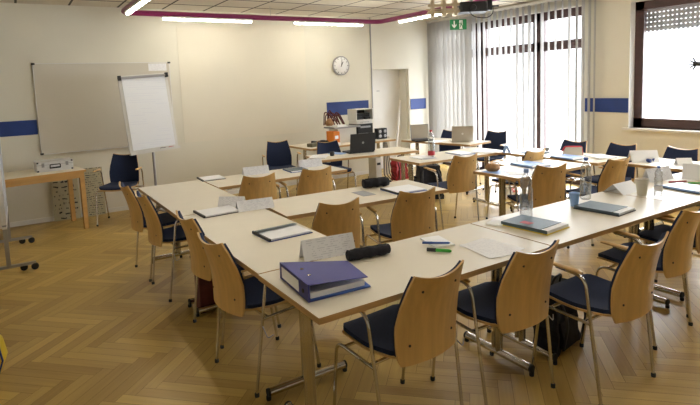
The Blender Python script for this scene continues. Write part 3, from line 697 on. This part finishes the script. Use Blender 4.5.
# T7: brown pouch, folders
pc = empty('brown_pouch', 'small brown leather pouch on a blue sheet at the table end', 'pouch', at(3.99, 3.63), R(20))
MB().lathe([(.05, 0), (.072, .02), (.075, .042), (.055, .066), (.03, .074)], 20).build('pouch_body', 'tan', pc)
MB().tube([(-.05, 0, .07), (0, .01, .086), (.05, 0, .07)], .008, 8).build('drawstring', 'pine', pc)
sheet(3.995, 3.53, .22, .31, 8, 'violet-blue sheet lying under the brown pouch', 'light_blue', z=-.0002, th=.0011)
pc.location.z += .0015
sheet(4.10, 3.36, .21, .29, 60, 'white note sheet near the table edge in front of the brown pouch', 'print_flat', z=.0012)
folder(4.51, 3.585, .25, .32, -8, 'light blue folder on the table behind the central armchair', 'light_blue', 'blue', th=.022)
folder(5.20, 3.61, .24, .31, -6, 'light blue folder with dark lower cover by the red-edged pouch', 'light_blue', 'black', th=.022)
rp = empty('red_edged_pouch', 'beige zip pouch with red edging on the right column table', 'pouch', at(5.42, 3.72), R(-35))
MB().prism([(-.11, 0), (.11, 0), (.10, .09), (-.08, .095)], -.022, .022, 0, T(0, 0, 0, 0, R(90))).build('pouch_body', 'beige_plastic', rp)
MB().tube(fillet([(-.115, 0, .05), (-.085, 0, .10), (.105, 0, .095), (.118, 0, .0)], .02), .011, 8).build('edging', 'red', rp)
sheet(5.46, 3.40, .21, .29, -25, 'thick stack of white papers beside the navy chair at the right', 'paper', th=.018, name='paper_stack')
sheet(5.30, 4.15, .21, .29, 15, 'dark-edged white booklet on the far right column table', 'slate', th=.008, name='booklet', cat='booklet')
tag(MB().lathe([(.001, 0), (.03, .028), (.034, .05), (.032, .05), (.001, .004)], 16).build('small_bowl', 'grey_board', None, at(5.47, 4.10)), 'small grey bowl near the booklet by the blinds', 'bowl')
# T5 papers
folder(4.12, 4.84, .21, .29, -8, 'flat white folder left of the red-capped bottle', 'paper', th=.008, shift=.004)
folder(4.68, 4.79, .22, .30, -6, 'blue and white folder right of the red-capped bottle', 'paper', 'blue', th=.014)
sheet(4.98, 4.66, .21, .29, 20, 'white paper at the right end of the bottle table', 'paper', th=.01)
sheet(5.36, 5.98, .21, .29, 100, 'white paper between the two laptops by the blinds', 'paper', th=.01)
sheet(5.66, 5.52-.02, .12, .12, 60, 'small white paper at the near corner of the laptop table by the blinds', 'paper', th=.004)

# ------------------------------------------------------------------ printer corner (on the back wall table)
def on(x, y, z, rz=0): return dict(loc=(x, y, z), rz=R(rz))
ZS = .7405
cb = empty('white_cabinet', 'white box with dark grey flat top on the back table', 'cabinet', (4.46, 7.22, ZS))
MB().rbox(-.18, .18, -.14, .14, 0, .225, .01).build('cabinet_body', 'white_plastic', cb); MB().box(-.25, .24, -.17, .17, .225, .25).build('cabinet_top', 'grey_metal', cb)
bx = empty('orange_box', 'orange file box left of the white box on the back table', 'box', (4.20, 7.10, ZS))
MB().box(-.055, .055, -.12, .10, 0, .19).build('box_body', 'orange', bx); MB().box(-.03, .03, -.122, -.12, .08, .13).build('box_label', 'paper', bx)
tw = empty('black_computer', 'black desktop computer case behind the black laptop', 'computer', (4.83, 7.24, ZS))
MB().rbox(-.15, .15, -.14, .14, 0, .265, .01).build('computer_body', 'black', tw); MB().box(-.10, .10, -.143, -.14, .20, .23).build('drive_slot', 'grey_metal', tw)
wd = empty('white_device', 'flat white device on the black computer case', 'device', (4.83, 7.24, ZS+.2655))
MB().rbox(-.16, .16, -.12, .12, 0, .055, .01).build('device_body', 'white_plastic', wd)
b_ = MB(); 
for k in range(6): b_.box(-.08+k*.03, -.065+k*.03, -.122, -.12, .02, .035)
b_.build('vents', 'grey_metal', wd)
mw = empty('open_white_box', 'white open-fronted box with black inside on top of the white device', 'box', (4.845, 7.26, ZS+.321))
MB().box(-.17, .17, -.13, .13, 0, .012).box(-.17, .17, -.13, .13, .173, .185).box(-.17, -.155, -.13, .13, .012, .173).box(.155, .17, -.13, .13, .012, .173).box(-.155, .155, .12, .13, .012, .173).build('shell', 'white_plastic', mw)
MB().box(-.15, .15, -.05, .118, .013, .11).box(-.15, .15, .10, .118, .11, .172).box(-.12, -.02, -.10, -.05, .013, .06).box(.03, .13, -.10, -.05, .013, .05).build('contents', 'black', mw)
pt = empty('small_printer', 'small silver printer in front of the black computer case', 'printer', (4.70, 6.98, ZS))
MB().rbox(-.09, .09, -.08, .08, 0, .10, .02).build('printer_body', 'silver', pt); MB().rbox(-.095, .095, -.085, .02, .10, .125, .02).build('lid', 'grey_board', pt)
for i, x in enumerate((5.04, 5.14)):
    sp = empty('desktop_speaker', 'black desktop speaker at the right end of the back table, %s one' % ('left', 'right')[i], 'speaker', (x, 7.04, ZS), 0, 'desktop speakers')
    MB().rbox(-.045, .045, -.05, .05, 0, .175, .008).build('speaker_body', 'black', sp)
    for z in (.05, .125): MB().lathe([(.026, 0), (.028, .003), (.012, .001)], 14, X=T(0, -.0515, z, 0, R(90))).build('speaker_cone', 'grey_metal', sp)
pl = empty('cable_bundle', 'tangle of reddish and dark cables hanging over the white box', 'cables', (4.38, 7.10, 1.0))
b_ = MB()
for k in range(9):
    x = -.10+k*.022; b_.tube(fillet([(x, .05, -.0), (x+random.uniform(-.03, .03), -.02, .10+random.uniform(0, .09)), (x+.06, -.06, .12), (x+.12+random.uniform(0, .08), -.05, .0)], .05, 4), .008, 6)
b_.build('cables', 'maroon', pl)
MB().lathe([(.001, .0), (.06, .0), (.07, .04), (.04, .08), (.01, .085)], 14, X=T(-.02, .0, -.008)).build('cloth_lump', 'tan', pl)
tag(MB().box(-.12, .10, -.09, .09, 0, .012).box(-.09, .08, -.07, .10, .012, .028).build('paper_stack', 'paper', None, (4.36, 7.17-.02, ZS+.2505+.0), R(8)), 'stack of papers on the grey top of the white box', 'papers')
pl.location = (4.27, 7.26, ZS+.2815); pl.scale = (1, 1, 1.35); 
tag(MB().slab(lambda u, v: (.13*u, .05*math.cos(2*math.pi*v), .028+(.027+.006*math.sin(5*u))*math.sin(2*math.pi*v)), 10, 12, (0, 0, .0004)).build('black_bag', 'black_cloth', None, (4.02, 7.20, ZS), R(-10)), 'small black bag at the left part of the back table', 'bag')
tag(MB().rbox(-.11, .11, -.06, .06, 0, .05, .02).build('olive_case', 'olive', None, (3.80, 6.98, ZS), R(15)), 'small olive case at the left end of the back table', 'case')
rw = empty('snack_packet', 'red and white packet lying on the back table', 'packet', (4.03, 6.86, ZS), R(0))
MB().rbox(-.12, .14, -.05, .05, 0, .035, .01).build('packet_body', 'paper', rw); MB().box(-.08, .02, -.052, .052, .002, .037).build('red_print', 'red', rw)
# under and beside the back table
pcx = empty('computer_tower', 'white computer tower with cables on the floor by the back table', 'computer', (5.05, 7.18, 0))
MB().rbox(-.06, .06, -.11, .11, 0, .42, .01).build('tower_case', 'white_plastic', pcx); MB().box(-.035, .035, -.113, -.11, .30, .34).build('front_slot', 'black', pcx)
b_ = MB()
for k in range(4): b_.tube(fillet([(5.18+.02*k, 7.10, .73), (5.20+.03*k, 7.10, .40), (5.16+.06*k, 7.08, .10), (5.22+.06*k, 7.0, .012)], .12, 5), .006, 6)
tag(b_.build('power_cables', 'black'), 'loose black cables hanging behind the white computer tower', 'cables')
lp = tag(MB().rbox(-.07, .07, -.02, .02, 0, .70, .01).build('beige_panel', 'beige_plastic', None, (5.62, 7.62, 0), R(0)), 'narrow beige panel standing on the floor beside the door recess', 'panel')
tag(MB().tube([(5.93, 7.80, .0), (6.36, 8.12, 1.30)], .021, 8).build('wooden_pole', 'white_paint'), 'long pale pole leaning in the door recess', 'pole')
def backpack(x, y, rz, s, mt, label, cat='bag', name='backpack', strap='black'):
    r = empty(name, label, cat, (x, y, 0), R(rz))
    MB().slab(lambda u, v: ((.16*s+.012*math.sin(6*v*math.pi))*u*(1-.18*v), (-.085+.02*math.cos(3*u))*s*(1-.35*v), .42*s*v+.001), 10, 10, (0, .17*s, 0)).build('bag_body', mt, r)
    MB().slab(lambda u, v: (.11*s*u, (-.125+.03*v)*s, .03+.17*s*v), 6, 6, (0, .05*s, 0)).build('front_pocket', mt, r)
    MB().tube(fillet([(-.06*s, .0, .40*s), (-.05*s, -.02, .48*s), (.05*s, -.02, .48*s), (.06*s, 0, .40*s)], .03), .009, 6).build('handle', strap, r)
    for q in (-1, 1): MB().tube(fillet([(q*.09*s, -.05*s, .39*s), (q*.13*s, -.16*s, .25*s), (q*.12*s, -.12*s, .03)], .1, 5), .012, 6, flat=.4).build('strap', strap, r)
    return r
backpack(4.88, 5.62, -25, 1.12, 'black_cloth', 'dark backpack on the floor beyond the bottle table')
backpack(5.50, 7.10, 5, .85, 'red', 'red bag on the floor beside the white computer tower', 'bag', 'shoulder_bag', 'maroon')
backpack(2.72, 1.98, 10, .92, 'black_cloth', 'black backpack on the floor under the front row', 'bag')
backpack(5.05, 6.02, 20, .6, 'black_cloth', 'small dark bag lying on the floor before the blinds')
mb = empty('maroon_bag', 'maroon bag standing on the floor under the left column', 'bag', (1.17, 3.86, 0), R(0))
MB().slab(lambda u, v: (.13*u*(1-.05*v), -.06+.01*math.cos(4*u), .36*v+.003), 8, 8, (0, .12, 0)).build('bag_body', 'maroon', mb)
MB().tube(fillet([(-.07, 0, .355), (-.06, 0, .47), (.06, 0, .47), (.07, 0, .355)], .04), .008, 6).build('handle', 'maroon', mb)
wg = empty('carrier_bag', 'white carrier bag with red print on the floor by the balcony door', 'bag', (5.75, 4.95, 0), R(20))
MB().slab(lambda u, v: (.15*u*(1-.15*v), -.07+.02*math.sin(5*u+3*v)-.02*v, .30*v+.002), 10, 8, (0, .13, 0)).build('bag_body', 'paper', wg)
b_ = MB()
for k in range(3): b_.box(-.10, .09, -.105, -.10, .07+.07*k, .10+.07*k, X=T(0, 0, 0, 0, 0, R(12*(-1)**k)))
b_.build('red_print', 'red', wg)
